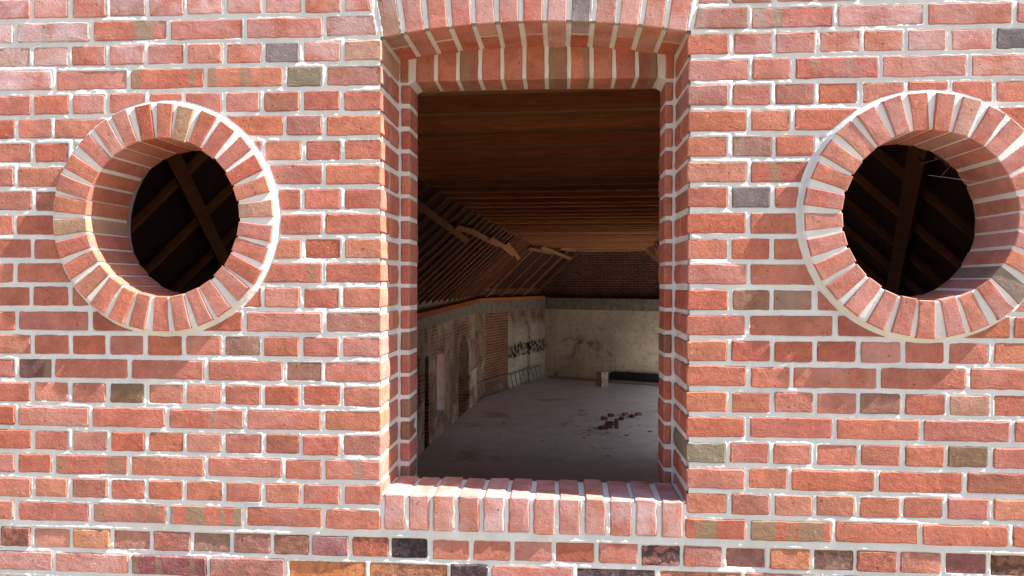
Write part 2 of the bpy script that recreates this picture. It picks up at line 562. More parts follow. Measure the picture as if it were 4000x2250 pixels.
# arch voussoirs
VS = []
NV = 13
def wedge(w0, w1, h, rg, jit=.001):
    pl = rect_outline(1.0, h, rg, jit=0, cut=.0, step=.034)
    pl = []
    nh = max(1, round(h / .04))
    for k in range(nh + 1): pl.append((w0/2 + (w1-w0)/2*k/nh + rg.uniform(-jit, jit), -h/2 + h*k/nh))
    for k in range(nh + 1): pl.append((-(w0/2 + (w1-w0)/2*(1-k/nh)) + rg.uniform(-jit, jit), h/2 - h*k/nh))
    pl = [(x_ * rg.uniform(.985, 1.0), z_ + rg.uniform(-jit, jit)) for x_, z_ in pl]
    return pl

for i in range(NV):
    a = -AH + 2 * AH * (i + .5) / NV
    r = AR + .1195
    h = .239
    two = i % 2 == 0
    cx, cz = r * math.sin(a), AZ + r * math.cos(a)
    SDF.append(('v', cx, cz, a, .0605, h))
    segs = [(0, .112), (.127, .2445)] if two else [(0, .2445)]
    kinds = {0: 'dusky', 8: 'grey'}
    for k, (y0, y1) in enumerate(segs):
        pl = wedge(.058, .0635, h, rng)
        me = brick_mesh('voussoir', pl, y1 - y0, rng, ch=.0025, full=True)
        o = link('voussoir', me, M_BRICK, wall, (cx, y0 + rng.gauss(0, .0006), cz), (rng.gauss(0, .006), a, rng.gauss(0, .003)))
        style(o, 'pink' if i in (4, 9) else 'red', bloom=rng.uniform(.15, .5) if k == 0 else 0)
        if i == 8 and k == 0: style(o, 'grey', bloom=.55)
        if i == 0 and k == 0: style(o, 'umber', band=.6, bloom=.3)

# sill of bricks on edge
sx0, sx1 = -.4765, .4795
for i in range(12):
    pc = (sx1 - sx0) / 12
    cx = sx0 + pc * (i + .5); cz = (SILL0 + SILL1) / 2
    pl = rect_outline(pc - .0125 + rng.uniform(-.002, .002), SILL1 - SILL0, rng, cut=.006)
    me = brick_mesh('sill_brick', pl, .212 + rng.uniform(-.004, .004), rng, ch=.004, full=True)
    o = link('sill_brick', me, M_BRICK, wall, (cx, -.002 + rng.gauss(0, .001), cz + rng.gauss(0, .0015)), (rng.gauss(0, .004), rng.gauss(0, .004), rng.gauss(0, .008)))
    style(o, rng.choice(['pink', 'red', 'red']), bloom=rng.uniform(.3, .75))
    SDF.append((cx - pc/2 + .006, cx + pc/2 - .006, SILL0, SILL1, (False, False, None), 0.0))

# inner rebate of the opening: jamb bricks and flat arch
for s, xin in ((-1, .4405), (1, .447)):
    for row in range(3, 21):
        z0 = row_z(row)
        if z0 > 3.99: continue
        w = .4735 - xin
        pl = rect_outline(w, BH + .002, rng, jit=.001, cut=.003)
        me = brick_mesh('jamb_brick', pl, .132, rng, ch=.004, full=True)
        o = link('jamb_brick', me, M_BRICK, wall, (s * (xin + w/2), .243, z0 + rng.gauss(0, .0015)), (rng.gauss(0, .008), 0, rng.gauss(0, .01)))
        kd = 'umber' if (s < 0 and row in (14, 17, 18, 20)) or (s > 0 and row in (14,)) else 'red'
        style(o, kd, band=.4 if kd == 'umber' else 0, bloom=rng.uniform(0, .12))
    pl = rect_outline(.028, .085, rng, jit=.001, cut=.003)
    me = brick_mesh('jamb_brick', pl, .132, rng, ch=.003, full=True)
    style(link('jamb_brick', me, M_BRICK, wall, (s * .462, .243, 4.048), (0, 0, 0)), 'red')
for i in range(11):
    cx = -.4265 + .0776 * (i + .5)
    zb = 4.0065 + .004 * (1 - ((i - 5) / 5.5) ** 2)
    h = .125
    pl = rect_outline(.0635, h, rng, jit=.0012, cut=.003)
    me = brick_mesh('lintel_brick', pl, .132, rng, ch=.003, full=True)
    o = link('lintel_brick', me, M_BRICK, wall, (cx, .243, zb + h/2), (rng.gauss(0, .008), -(i - 5) * .004, rng.gauss(0, .008)))
    style(o, {2: 'dusky', 6: 'umber', 10: 'dusky'}.get(i, 'red'), band=.8 if i in (2, 6, 7, 10) else 0, bloom=.08)

# mortar bed of the front plane: a relief that follows every joint
def vnoise(shape, cell, step):
    ny, nx = int(shape[0] * step / cell) + 3, int(shape[1] * step / cell) + 3
    g = nrg.uniform(-1, 1, (ny, nx))
    yy = np.arange(shape[0]) * step / cell; xx = np.arange(shape[1]) * step / cell
    yi, xi = yy.astype(int), xx.astype(int)
    fy = (yy - yi)[:, None]; fx = (xx - xi)[None, :]
    fy = fy*fy*(3-2*fy); fx = fx*fx*(3-2*fx)
    a = g[yi][:, xi]; b = g[yi][:, xi+1]; c = g[yi+1][:, xi]; d = g[yi+1][:, xi+1]
    return (a*(1-fx)+b*fx)*(1-fy) + (c*(1-fx)+d*fx)*fy

def mortar_bed():
    st = .0045
    xs = np.arange(XL - .01, XR + .01, st); zs = np.arange(2.235, 4.345, st)
    X, Z = np.meshgrid(xs, zs)
    D = np.full(X.shape, .02); YO = np.zeros(X.shape)
    YO[Z < (row_z(21) + row_z(22)) / 2 - .012] = OLDY
    for e in SDF:
        if e[0] == 'v':
            _, cx, cz, a, w, h = e
            i0, i1 = np.searchsorted(zs, [cz - h*.75, cz + h*.75]); j0, j1 = np.searchsorted(xs, [cx - .12, cx + .12])
            xx, zz = X[i0:i1, j0:j1] - cx, Z[i0:i1, j0:j1] - cz
            u = xx*math.cos(a) - zz*math.sin(a); v = xx*math.sin(a) + zz*math.cos(a)
            d = np.maximum(np.abs(u) - w/2, np.abs(v) - h/2)
        else:
            x0, x1, z0, z1, (nr, sk, side), y = e
            pad = .02
            i0, i1 = np.searchsorted(zs, [z0 - pad, z1 + pad]); j0, j1 = np.searchsorted(xs, [x0 - pad, x1 + pad])
            if i1 <= i0 or j1 <= j0: continue
            xx, zz = X[i0:i1, j0:j1], Z[i0:i1, j0:j1]
            d = np.maximum(np.maximum(x0 - xx, xx - x1), np.maximum(z0 - zz, zz - z1))
            if nr:
                for s in (-1, 1): d = np.maximum(d, RC - np.hypot(xx - s*RX, zz - RZ))
            if sk:
                s = -1 if side == 0 else 1
                a = AH + .013 / AR
                d = np.maximum(d, -(s*math.cos(a)*xx - math.sin(a)*(zz - AZ)))
        D[i0:i1, j0:j1] = np.minimum(D[i0:i1, j0:j1], d)
    sh = 2                                   # pointed joints: struck back under the upper brick, flush on the lower
    Ds = np.roll(np.roll(D, sh, 0), sh, 1)
    Ds[:sh] = D[:sh]; Ds[:, :sh] = D[:, :sh]
    t = np.clip(Ds / .0085, 0, 1); t = t*t*(3-2*t)
    ts = np.clip(D / .006, 0, 1); ts = ts*ts*(3-2*ts)
    wv = np.clip(.42 + .75*vnoise(X.shape, .11, st), 0, 1)
    t = t*wv + ts*(1-wv)
    n = .5*vnoise(X.shape, .009, st) + .8*vnoise(X.shape, .024, st) + .7*vnoise(X.shape, .075, st)
    Y = YO + .0007 + .0036*t - n*.0013
    Y = Y + np.where(D < 0, -D*1.1 + np.maximum(-D - .004, 0)*6, 0)
    inr = np.minimum(np.hypot(X + RX, Z - RZ), np.hypot(X - RX, Z - RZ))
    hole = (np.abs(X) < WX + .001) & (Z > SILL1 - .006) & (np.hypot(X, Z - AZ) < AR + .001)
    keep = (D > -.009) & (inr > RO + .004) & ~hole
    idx = -np.ones(X.shape, int)
    q = keep[:-1, :-1] & keep[1:, :-1] & keep[:-1, 1:] & keep[1:, 1:]
    used = np.zeros(X.shape, bool)
    used[:-1, :-1] |= q; used[1:, :-1] |= q; used[:-1, 1:] |= q; used[1:, 1:] |= q
    idx[used] = np.arange(used.sum())
    V = np.stack([X[used], Y[used], Z[used]], 1)
    F = np.stack([idx[:-1, :-1][q], idx[:-1, 1:][q], idx[1:, 1:][q], idx[1:, :-1][q]], 1)
    me = bpy.data.meshes.new("mortar")
    me.vertices.add(len(V)); me.vertices.foreach_set("co", V.ravel())
    me.loops.add(F.size); me.loops.foreach_set("vertex_index", F.ravel().astype(np.int32))
    me.polygons.add(len(F)); me.polygons.foreach_set("loop_start", np.arange(0, F.size, 4, dtype=np.int32))
    me.update(calc_edges=True)
    me.polygons.foreach_set("use_smooth", np.ones(len(F), bool))
    return link("mortar", me, M_MORTAR, wall)
mortar_bed()

# body of the wall behind the facing
def gable(margin=0.0):
    return [(-3.5, 0.0), (3.5, 0.0), (3.5, 2.95), (0.05, 6.05), (-3.5, 2.95)]
def circ(cx, cz, r, n=48):
    return [(cx + r*math.cos(2*math.pi*k/n), cz + r*math.sin(2*math.pi*k/n)) for k in range(n)]
arc = [(AR*1.0012*math.sin(a), AZ + AR*1.0012*math.cos(a)) for a in [AH*(1 - 2*k/16) for k in range(17)]]
win = [(-WX-.0025, 2.60), (WX+.0025, 2.60)] + [(max(-WX-.0025, min(WX+.0025, x_*1.006)), z_) for x_, z_ in arc]
vs, fs = extrude_holes(gable(), [win, circ(-RX, RZ, RO - .01), circ(RX, RZ, RO - .01)], .03, .2455)
link("wall_core", mesh("wall_core", vs, fs), M_MORTAR, wall)
inn = [(-.4432, 2.5), (.4498, 2.5), (.4498, 4.0), (.43, 4.011), (0, 4.0145), (-.425, 4.011), (-.4432, 4.0)]
vs, fs = extrude_holes(gable(), [inn, circ(-RX, RZ, .36), circ(RX, RZ, .36)], .2475, .385)
link("inner_leaf", mesh("inner_leaf", vs, fs), M_MORTAR, wall)
mb = MB(); mb.box((sx0 + .004, .0045, 2.50), (sx1 - .004, .205, SILL1 - .0045)); mb.box((-WX - .01, .008, 2.50), (sx0 + .006, .207, SILL1 - .002)); mb.box((sx1 - .006, .008, 2.50), (WX + .01, .207, SILL1 - .002))
mb.build("sill_bed", M_MORTAR, wall)

# the rest of the facing outside the picture
def far_facing():
    b = MB()
    rg = random.Random(3)
    def put(x0, x1, zc):
        w, h = (x1 - x0 - JV)/2, BH/2
        xc = (x0+x1)/2
        y = rg.gauss(0, .001)
        c = .003
        vs = [(xc-w, .04, zc-h), (xc+w, .04, zc-h), (xc+w, .04, zc+h), (xc-w, .04, zc+h),
              (xc-w, y+c, zc-h), (xc+w, y+c, zc-h), (xc+w, y+c, zc+h), (xc-w, y+c, zc+h),
              (xc-w+c, y, zc-h+c), (xc+w-c, y, zc-h+c), (xc+w-c, y, zc+h-c), (xc-w+c, y, zc+h-c)]
        fs = [(8, 9, 10, 11)]
        for r in (0, 4): fs += [(r+i, r+(i+1) % 4, r+4+(i+1) % 4, r+4+i) for i in range(4)]
        b.add(vs, fs)
    row = -23
    for row in range(-34, 53):
        z = row_z(row)
        if z < .05 or z > 6.0: continue
        lim = 3.48 if z < 2.9 else 3.48 - (z - 2.9) / .9
        x = -3.48 if row % 2 else -3.48 + P * (.5 if row % 4 else 1.5)
        ln = 2*P if row % 2 else P
        inner = 0 <= row <= 24
        starts = []
        if inner:
            x = ENDS[(1, row)]
            while x + ln < lim: starts.append(x); x += ln
            x = ENDS[(0, row)] - ln
            while x > -lim: starts.append(x); x -= ln
        else:
            x = -lim
            while x + ln < lim: starts.append(x); x += ln
        for x in starts:
            cx = x + ln/2
            if z > 4.05 and abs(cx) < .68 and math.hypot(cx, z - AZ) < AR + .30: continue
            put(x, x + ln, z)
    o = b.build("facing_brick", M_BRICK, wall)
    o.color = (*RED, 1); o["kind"] = "stuff"
    for k in ("band", "bloom", "soot", "rough"): o[k] = 0.05
    return o
far_facing()
vs, fs = extrude_holes(gable(), [[(XL, 2.24), (XR, 2.24), (XR, 4.34), (XL, 4.34)]], .0045, .029)
link("outer_mortar", mesh("outer_mortar", vs, fs), M_MORTAR, wall)

# round openings: a mortared ring that stands proud, with its bricks on end
def ring(s, nb, phase, kinds):
    cx = s * RX
    prof = [(RI + .0055, .200), (RI + .0055, -.0185), (RI + .008, -.0205), (RI + .05, -.0205), (RO - .007, -.0185), (RO - .001, -.0150), (RO + .003, -.009), (RO + .007, -.002), (RO + .015, .006), (RO + .02, .2), ]
    n = 140
    vs, fs = [], []
    rg = random.Random(5 + s)
    ph = [[rg.uniform(0, 6.28) for _ in range(3)] for _ in prof]
    for k in range(n):
        a = 2*math.pi*k/n
        for q, (r, y) in enumerate(prof):
            w = sum(math.sin(f*a + p_) for f, p_ in zip((7, 17, 31), ph[q])) / 3
            amp = .0016 if 0 < q < 8 else .0003
            vs.append(((r + w*amp)*math.cos(a), y + (w*amp if 2 < q < 8 else 0) + (rg.uniform(-.0006, .0006) if 0 < q < 8 else 0), (r + w*amp)*math.sin(a)))
    L = len(prof)
    for k in range(n):
        k2 = (k + 1) % n
        fs += [(k*L + q, k2*L + q, k2*L + (q+1) % L, k*L + (q+1) % L) for q in range(L)]
    me = mesh("round_surround", vs, fs)
    o = link("round_surround", me, M_MORTAR, wall, (cx, 0, RZ))
    o["label"] = "proud ring of bricks on end around the " + ("round opening without a cobweb" if s < 0 else "round opening with the cobweb")
    pool_ = [brick_mesh('ring_brick', wedge(.0455, .0555, RO - RI - .003, rng), .224, rng, ch=.0028, full=True) for _ in range(9)]
    for k in range(nb):
        a = phase + 2*math.pi*k/nb + rng.gauss(0, .008)
        r = (RO + RI)/2 + rng.gauss(0, .0012)
        b = link('ring_brick', rng.choice(pool_), M_BRICK, o, (r*math.cos(a), -.025 + rng.gauss(0, .0012), r*math.sin(a)), (rng.gauss(0, .003), math.pi/2 - a, rng.gauss(0, .003)))
        kd = kinds.get(k)
        if kd: style(b, kd[0], band=kd[1], bloom=kd[2])
        else: style(b, rng.choice(['red'] * 5 + ['pink']), bloom=rng.uniform(0, .2) + (.15 if s > 0 else 0))
ring(-1, 30, math.pi/2 - .02, {29: ('tan', 0, 0), 23: ('pinktan', 0, .1), 8: ('tan', .2, .1), 10: ('red', .8, 0), 7: ('red', .2, 0)})
ring(1, 29, math.pi/2 + .1, {28: ('red', 0, .2), 27: ('pinktan', 0, .2), 18: ('olive', 0, .1), 3: ('pink', 0, .2)})

# ------------------------------------------------------------------ the hall behind
K = .06
def Q(a, b, z): return Vector((-.05 + K*b + a, .4 + b - K*a, z))

def timber_mat(name, c0, c1, scale=(1, 1, 1)):
    mt, nt, b = new_mat(name, 0.95, 0.05)
    tc = N(nt, "ShaderNodeTexCoord"); inf = N(nt, "ShaderNodeObjectInfo")
    off = N(nt, "ShaderNodeVectorMath", operation='SCALE'); off.inputs[0].default_value = (17.1, 31.7, 23.3)
    lk(nt, inf.outputs["Random"], off.inputs["Scale"])
    ad = N(nt, "ShaderNodeVectorMath", operation='ADD')
    lk(nt, tc.outputs["Object"], ad.inputs[0]); lk(nt, off.outputs[0], ad.inputs[1])
    v = scaled(nt, ad.outputs[0], (0.5, 6, 6))
    g = noise(nt, v, 6, 4, .6, .6)
    col = mix(nt, ramp(nt, g, .3, .7), c0, c1)
    kn = N(nt, "ShaderNodeTexVoronoi"); kn.inputs["Scale"].default_value = 2.3
    lk(nt, scaled(nt, ad.outputs[0], (.8, 2.2, 2.2)), kn.inputs["Vector"])
    col = mix(nt, ramp(nt, kn.outputs["Distance"], .10, .04, 0, .85), col, tuple(x*.25 for x in c0))
    col = mix(nt, 1.0, col, gray(nt, ramp(nt, inf.outputs["Random"], 0, 1, .72, 1.18)), 'MULTIPLY')
    lk(nt, col, b.inputs["Base Color"])
    bump(nt, b, g, .002)
    return mt
M_JOIST = timber_mat("pine_joist", (0.58, 0.185, 0.078), (0.78, 0.30, 0.135))
M_PLANK = timber_mat("pale_plank", (0.29, 0.125, 0.058), (0.37, 0.175, 0.08))
M_LIT_STRIP = timber_mat("lit_strip_pine", (0.60, 0.27, 0.12), (0.74, 0.38, 0.18))  # paler than the joists: light on their undersides put into the colour
M_RAFT = timber_mat("aged_rafter", (0.34, 0.145, 0.075), (0.45, 0.205, 0.105))
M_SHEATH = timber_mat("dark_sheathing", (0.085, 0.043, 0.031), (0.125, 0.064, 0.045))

def along(p0, p1, w, h, name, mat, parent, upv=Vector((0, 0, 1)), ch=.004):
    """a timber whose own x axis runs along it"""
    p0, p1 = Vector(p0), Vector(p1)
    d = p1 - p0; L = d.length; d.normalize()
    y = upv.cross(d).normalized(); z = d.cross(y)
    b = MB(); b.beam((-L/2, 0, 0), (L/2, 0, 0), w, h, Vector((0, 0, 1)), ch)
    o = b.build(name, mat, parent)
    M4 = Matrix((d, y, z)).transposed().to_4x4(); M4.translation = (p0 + p1)/2
    o.matrix_world = M4
    return o

roof = link("timber_roof", None, loc=(0, 0, 0))
tag(roof, "dark timber roof with close set pine joists and sloping rafters over the hall", "roof")
FA, FZ, CA, CZ = 3.2, 2.87, 1.585, 4.35
SL = Vector((FA - CA, 0, CZ - FZ)).normalized()      # run, rise
k = 0
b_ = .12
while b_ < 21.2:                                     # collar joists
    y = b_
    x0, x1 = -CA - .12, CA + .12
    jz = CZ + .11 + rng.uniform(-.006, .006)
    if b_ < 20.0:
        along(Q(x0, b_, jz), Q(x1, b_ + rng.uniform(-.01, .01), jz), .062, .22, "joist", M_JOIST, roof)
    elif b_ < 21:
        along(Q(x0 + (b_-19)*.6, b_, jz), Q(x1, b_, jz), .062, .22, "joist", M_JOIST, roof)
    if b_ < 20.9:
        xa = x0 + .16 + max(0, (b_-19)*.6)
        along(Q(xa, b_, jz - .118), Q(x1 - .16, b_, jz - .118), .07, .016, "joist_lit_strip", M_LIT_STRIP, roof, ch=.002)  # pale strip added under each joist to paint its brighter lit underside
    b_ += .53
def rafters(s, b0, step, b1):
    b = b0
    while b < b1:
        f = Q(s*(FA + .25), b, FZ - .25*SL.z/SL.x); t = Q(s*.08, b, FZ + (FA - .08)*SL.z/SL.x)
        nrm = Vector((-s*SL.z*-1, 0, SL.x)).normalized()
        off = Vector((s*SL.z, 0, SL.x)) * .0225
        along(f + off, t + off, .036, .045, "rafter", M_RAFT, roof, upv=Vector((s*SL.z, 0, SL.x)))
        b += step
rafters(-1, .13, .53, 17.2)
rafters(1, .21, .545, 20.5)
# sheathing of the two slopes
for s in (-1, 1):
    off = Vector((s*SL.z, 0, SL.x)) * .046
    ea, ez = FA + .55, FZ - .55*SL.z/SL.x
    ra = -s*.26; rz = FZ + (FA + .26)*SL.z/SL.x
    far = 26.0
    def fy(a, Y, z):
        b = (Y - .4) + K*a
        return Q(a, b, z)
    lo = [fy(s*ea, .25, ez) + off, fy(s*ea, far, ez) + off, fy(ra, far, rz) + off, fy(ra, .25, rz) + off]
    hi = [p + off*1.2 for p in lo]
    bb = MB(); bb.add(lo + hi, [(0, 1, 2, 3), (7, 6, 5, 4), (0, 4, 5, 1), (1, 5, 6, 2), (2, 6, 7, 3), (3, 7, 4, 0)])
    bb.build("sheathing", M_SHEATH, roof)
# long thin bracing planks nailed under the rafters
def under(a, b, d=.014):
    s = -1 if a < 0 else 1
    z = FZ + (FA - abs(a))*SL.z/SL.x
    return Q(a, b, z) - Vector((s*SL.z, 0, SL.x))*d
def plank(pts, w=.095, t=.022, d=.014, name="bracing_plank"):
    bb = MB()
    for i in range(len(pts) - 1):
        a0, b0 = pts[i]; a1, b1 = pts[i+1]
        s = -1 if a0 < 0 else 1
        bb.beam(under(a0, b0, d), under(a1, b1, d), w, t, Vector((s*SL.z, 0, SL.x)))
    return bb.build(name, M_PLANK, roof)
plank([(-1.72, 3.9), (-1.767, 5.155), (-1.832, 6.527), (-1.952, 8.954)])
plank([(-1.827, 7.397), (-1.80, 8.499), (-1.854, 11.803)], d=.037)
plank([(-1.788, 10.229), (-1.828, 12.053), (-1.923, 14.704)], d=.06)
plank([(-1.78, 12.639), (-1.883, 14.686), (-2.017, 17.111)], d=.014)
plank([(-1.83, .48), (-1.993, .916), (-2.508, 2.311), (-2.62, 2.62)], w=.078, t=.04, d=.022, name="wind_brace")
plank([(1.86, 1.06), (1.969, 1.389), (2.796, 3.873), (2.95, 4.3)], w=.10, t=.05, d=.027, name="wind_brace")
plank([(1.7, 16.5), (1.9, 18.6)], d=.014)

# ---- masonry of the hall
def hall_mat(name, base, wash, brick_amt, wash_lo, wash_hi, stain=(0.2, 0.15, 0.11), bands=None):
    """old brick showing through limewash; x along the wall, z up"""
    mt, nt, b = new_mat(name, 0.95, 0.1)
    tc = N(nt, "ShaderNodeTexCoord"); v = tc.outputs["Object"]
    sx = N(nt, "ShaderNodeSeparateXYZ"); lk(nt, v, sx.inputs[0])
    cb = N(nt, "ShaderNodeCombineXYZ"); lk(nt, sx.outputs[0], cb.inputs[0]); lk(nt, sx.outputs[2], cb.inputs[1])
    bt = N(nt, "ShaderNodeTexBrick")
    bt.inputs["Scale"].default_value = 1.0
    bt.inputs["Brick Width"].default_value = .26; bt.inputs["Row Height"].default_value = .079
    bt.inputs["Mortar Size"].default_value = .009; bt.inputs["Mortar Smooth"].default_value = .3
    bt.inputs["Color1"].default_value = (*base, 1); bt.inputs["Color2"].default_value = tuple(x*.6 for x in base) + (1,)
    bt.inputs["Mortar"].default_value = (.38, .33, .27, 1)
    lk(nt, cb.outputs[0], bt.inputs["Vector"])
    n1 = noise(nt, v, 1.3, 5, .65, .5); n2 = noise(nt, v, 7, 5, .6)
    col = mix(nt, ramp(nt, n1, wash_lo, wash_hi), bt.outputs["Color"], wash)
    if bands: col = bands(nt, sx, v, col, bt.outputs["Color"])
    col = mix(nt, 1.0, col, gray(nt, ramp(nt, noise(nt, v, .55, 4, .6), .3, .7, .68, 1.12)), 'MULTIPLY')
    col = mix(nt, ramp(nt, n2, .50, .70, 0, .6), col, stain)
    col = mix(nt, ramp(nt, noise(nt, v, 14, 3), .66, .74, 0, .7), col, tuple(x*.4 for x in stain))
    lk(nt, col, b.inputs["Base Color"])
    st_ = noise(nt, scaled(nt, v, (9, 9, .8)), 1.0, 4, .6)
    col = mix(nt, ramp(nt, st_, .55, .75, 0, .45), col, stain)
    lk(nt, col, b.inputs["Base Color"])
    h1 = bump(nt, b, n2, .035)
    bump(nt, b, bt.outputs["Fac"], -.004 if False else .004, .6, h1)
    return mt

WASH = (.62, .55, .45)
M_SIDE = hall_mat("old_side_wall", (.30, .13, .09), (.44, .36, .29), 1, .40, .60)
def diag_bands(nt, sx, v, col, brick):
    x, z = sx.outputs[0], sx.outputs[2]
    nz = math_(nt, 'MULTIPLY', math_(nt, 'SUBTRACT', noise(nt, v, 5, 4), .5), .35)
    xx = math_(nt, 'ADD', x, math_(nt, 'MULTIPLY', nz, .4)); zz = math_(nt, 'ADD', z, nz)
    # limewashed far part of the wall, bare brick in the middle
    far = ramp(nt, xx, 1.93, 2.0)
    low = ramp(nt, zz, 2.2, 1.85)
    col = mix(nt, math_(nt, 'MULTIPLY', ramp(nt, xx, .35, .45), ramp(nt, xx, 2.0, 1.93)), col, brick)
    col = mix(nt, math_(nt, 'MULTIPLY', far, low), col, (.62, .57, .5))
    blk = math_(nt, 'MULTIPLY', math_(nt, 'MULTIPLY', far, math_(nt, 'MULTIPLY', ramp(nt, zz, .98, 1.04), ramp(nt, zz, 1.46, 1.38))), ramp(nt, noise(nt, v, 2.6, 6, .75, .8), .70, .50))
    blk = math_(nt, 'MULTIPLY', blk, ramp(nt, noise(nt, v, 7, 4, .6), .60, .48))
    col = mix(nt, blk, col, (.05, .055, .06))
    return col
M_DIAG = hall_mat("old_brick_and_limewash", (.36, .14, .095), (.46, .38, .31), 1, .42, .58, bands=diag_bands)
M_BACK = hall_mat("yellowed_limewash", (.40, .21, .14), (.74, .65, .50), 1, .33, .46, stain=(.36, .265, .18))
M_GABLE = hall_mat("dark_gable_brick", (.30, .11, .075), (.3, .12, .08), 1, .8, .95, stain=(.10, .05, .045))

def plain(name, c, rough=.9, sc=6, var=.25, bd=.004):
    mt, nt, b = new_mat(name, rough, .2)
    g = N(nt, "ShaderNodeTexCoord"); v = g.outputs["Object"]
    n = noise(nt, v, sc, 5, .6)
    lk(nt, mix(nt, ramp(nt, n, .3, .7), tuple(x*(1-var) for x in c), tuple(x*(1+var) for x in c)), b.inputs["Base Color"])
    if bd: bump(nt, b, n, bd)
    return mt
M_CONC = plain("ring_beam_concrete", (.26, .23, .20))
M_PLATE = timber_mat("orange_wall_plate", (.42, .14, .05), (.52, .19, .07))

def wall_run(name, p0, p1, outline, holes, thick, mat, label, cat="wall"):
    p0, p1 = Vector(p0), Vector(p1)
    d = (p1 - p0)
    ang = math.atan2(d.y, d.x)
    vs, fs = extrude_holes(outline, holes, 0, thick)
    o = link(name, mesh(name, vs, fs), mat, None, (p0.x, p0.y, 0), (0, 0, ang))
    tag(o, label, cat)
    return o

def arch_hole(x0, x1, z0, z1, n=8):
    r = (x1 - x0)/2; c = (x0+x1)/2
    return [(x0, z0), (x1, z0)] + [(c + r*math.cos(math.pi*k/n), z1 - r*.8 + r*.8*math.sin(math.pi*k/n)) for k in range(n + 1)]

FL = .1
Afoot = Vector((-2.122, 17.255, 0)); Cc = Vector((-.412, 22.0, 0)); Rr = Vector((3.222, 20.43, 0))
S0 = Q(-3.05, .0, 0); S0.z = 0
dl = (Afoot - S0).xy
LW = dl.length
off_y = lambda Y: (Y - S0.y) * LW / (Afoot.y - S0.y)
holes = [arch_hole(off_y(10.25), off_y(10.85), 1.0, 2.0), arch_hole(off_y(11.18), off_y(11.5), .101, 1.9), arch_hole(off_y(12.2), off_y(12.95), .55, 1.97), arch_hole(off_y(14.4), off_y(15.75), .101, 2.0)]
topz0, topz1 = 2.30, 2.50
lw = wall_run("side_wall", S0, Afoot, [(0, 0), (LW, 0), (LW, topz1), (0, topz0)], holes, .5, M_SIDE, "worn brick side wall of the hall with narrow arched openings")
bb = MB(); bb.box((off_y(12.95) - .025, .01, .5), (off_y(12.95) + .02, .49, 1.78), jit=.006); bb.build("lit_reveal_lining", plain("skylit_pink", (.85, .52, .42), .9, 5, .14), lw)  # added lining; sky light on the far reveal is put into its pink colour
# closed backs of the two blind recesses
for y0, y1, dep in ((11.1, 11.6, .34), (14.3, 15.85, .3)):
    bb = MB(); bb.box((off_y(y0), dep, .05), (off_y(y1), dep + .12, 2.1)); bb.build("recess_back", M_SIDE, lw)
bb = MB()
for q in range(4): bb.box((off_y(10.25) , .30, 1.05 + .24*q), (off_y(10.85), .33, 1.075 + .24*q))
bb.box((off_y(10.54), .30, 1.0), (off_y(10.57), .33, 2.0)); bb.build("window_bar", M_PLATE, lw)
bb = MB(); bb.box((off_y(15.78), -.03, .09), (off_y(16.75), .02, 1.05), jit=.015); bb.build("limewashed_pier", hall_mat("pier_limewash", (.36, .2, .14), (.6, .53, .45), 1, .44, .56), lw)
# concrete ring beam and plate of the side wall
bb = MB(); bb.add([(0, -.02, topz0), (LW, -.02, topz1), (LW, .48, topz1), (0, .48, topz0), (0, -.02, 2.42), (LW, -.02, 2.77), (LW, .48, 2.77), (0, .48, 2.42)],
    [(0, 3, 2, 1), (4, 5, 6, 7), (0, 1, 5, 4), (1, 2, 6, 5), (2, 3, 7, 6), (3, 0, 4, 7)]); bb.build("ring_beam", M_CONC, lw)
bb = MB(); bb.beam((0, .06, 2.42 + .055), (LW, .06, 2.77 + .045), .14, .10); o = bb.build("wall_plate", M_PLATE, lw)
bb = MB(); bb.box((0, .14, 2.3), (LW, .3, 3.14)); bb.build("eaves_infill", M_CONC, lw)

dd = (Cc - Afoot).xy; LD = dd.length
dg = wall_run("end_wall", Afoot, Cc, [(0, 0), (LD, 0), (LD, 2.45), (0, 2.45)], [arch_hole(2.85, 3.75, .101, 2.08)], .5, M_DIAG, "short angled wall of bare brick, limewash and a black painted band behind the ladder")
bb = MB(); bb.box((-.01, -.02, 2.45), (LD, .5, 2.78)); bb.build("ring_beam", M_CONC, dg)
bb = MB(); bb.beam((0, .06, 2.82), (LD, .06, 2.82), .14, .10); bb.build("wall_plate", M_PLATE, dg)
bb = MB(); bb.box((2.7, .10, .05), (3.9, .2, 2.15)); bb.build("recess_back", M_DIAG, dg)
bb = MB(); bb.box((0, .2, 2.6), (LD + .5, .6, 4.8)); bb.build("eaves_infill", M_GABLE, dg)

bd = (Rr - Cc).xy.normalized(); LBK = 6.2
bk = wall_run("limewashed_wall", Cc, Cc + Vector((bd.x, bd.y, 0))*LBK, [(0, 0), (LBK, 0), (LBK, 2.42), (0, 2.42)], [], .5, M_BACK, "far plaster wall of the hall, yellowed limewash under a concrete beam")
bb = MB(); bb.box((-.02, -.025, 2.42), (LBK, .5, 2.80)); bb.build("ring_beam", M_CONC, bk)
gb = MB(); gb.box((-1.5, .28, 2.7), (LBK, .55, 6.2)); gb.build("upper_brickwork", M_GABLE, bk)

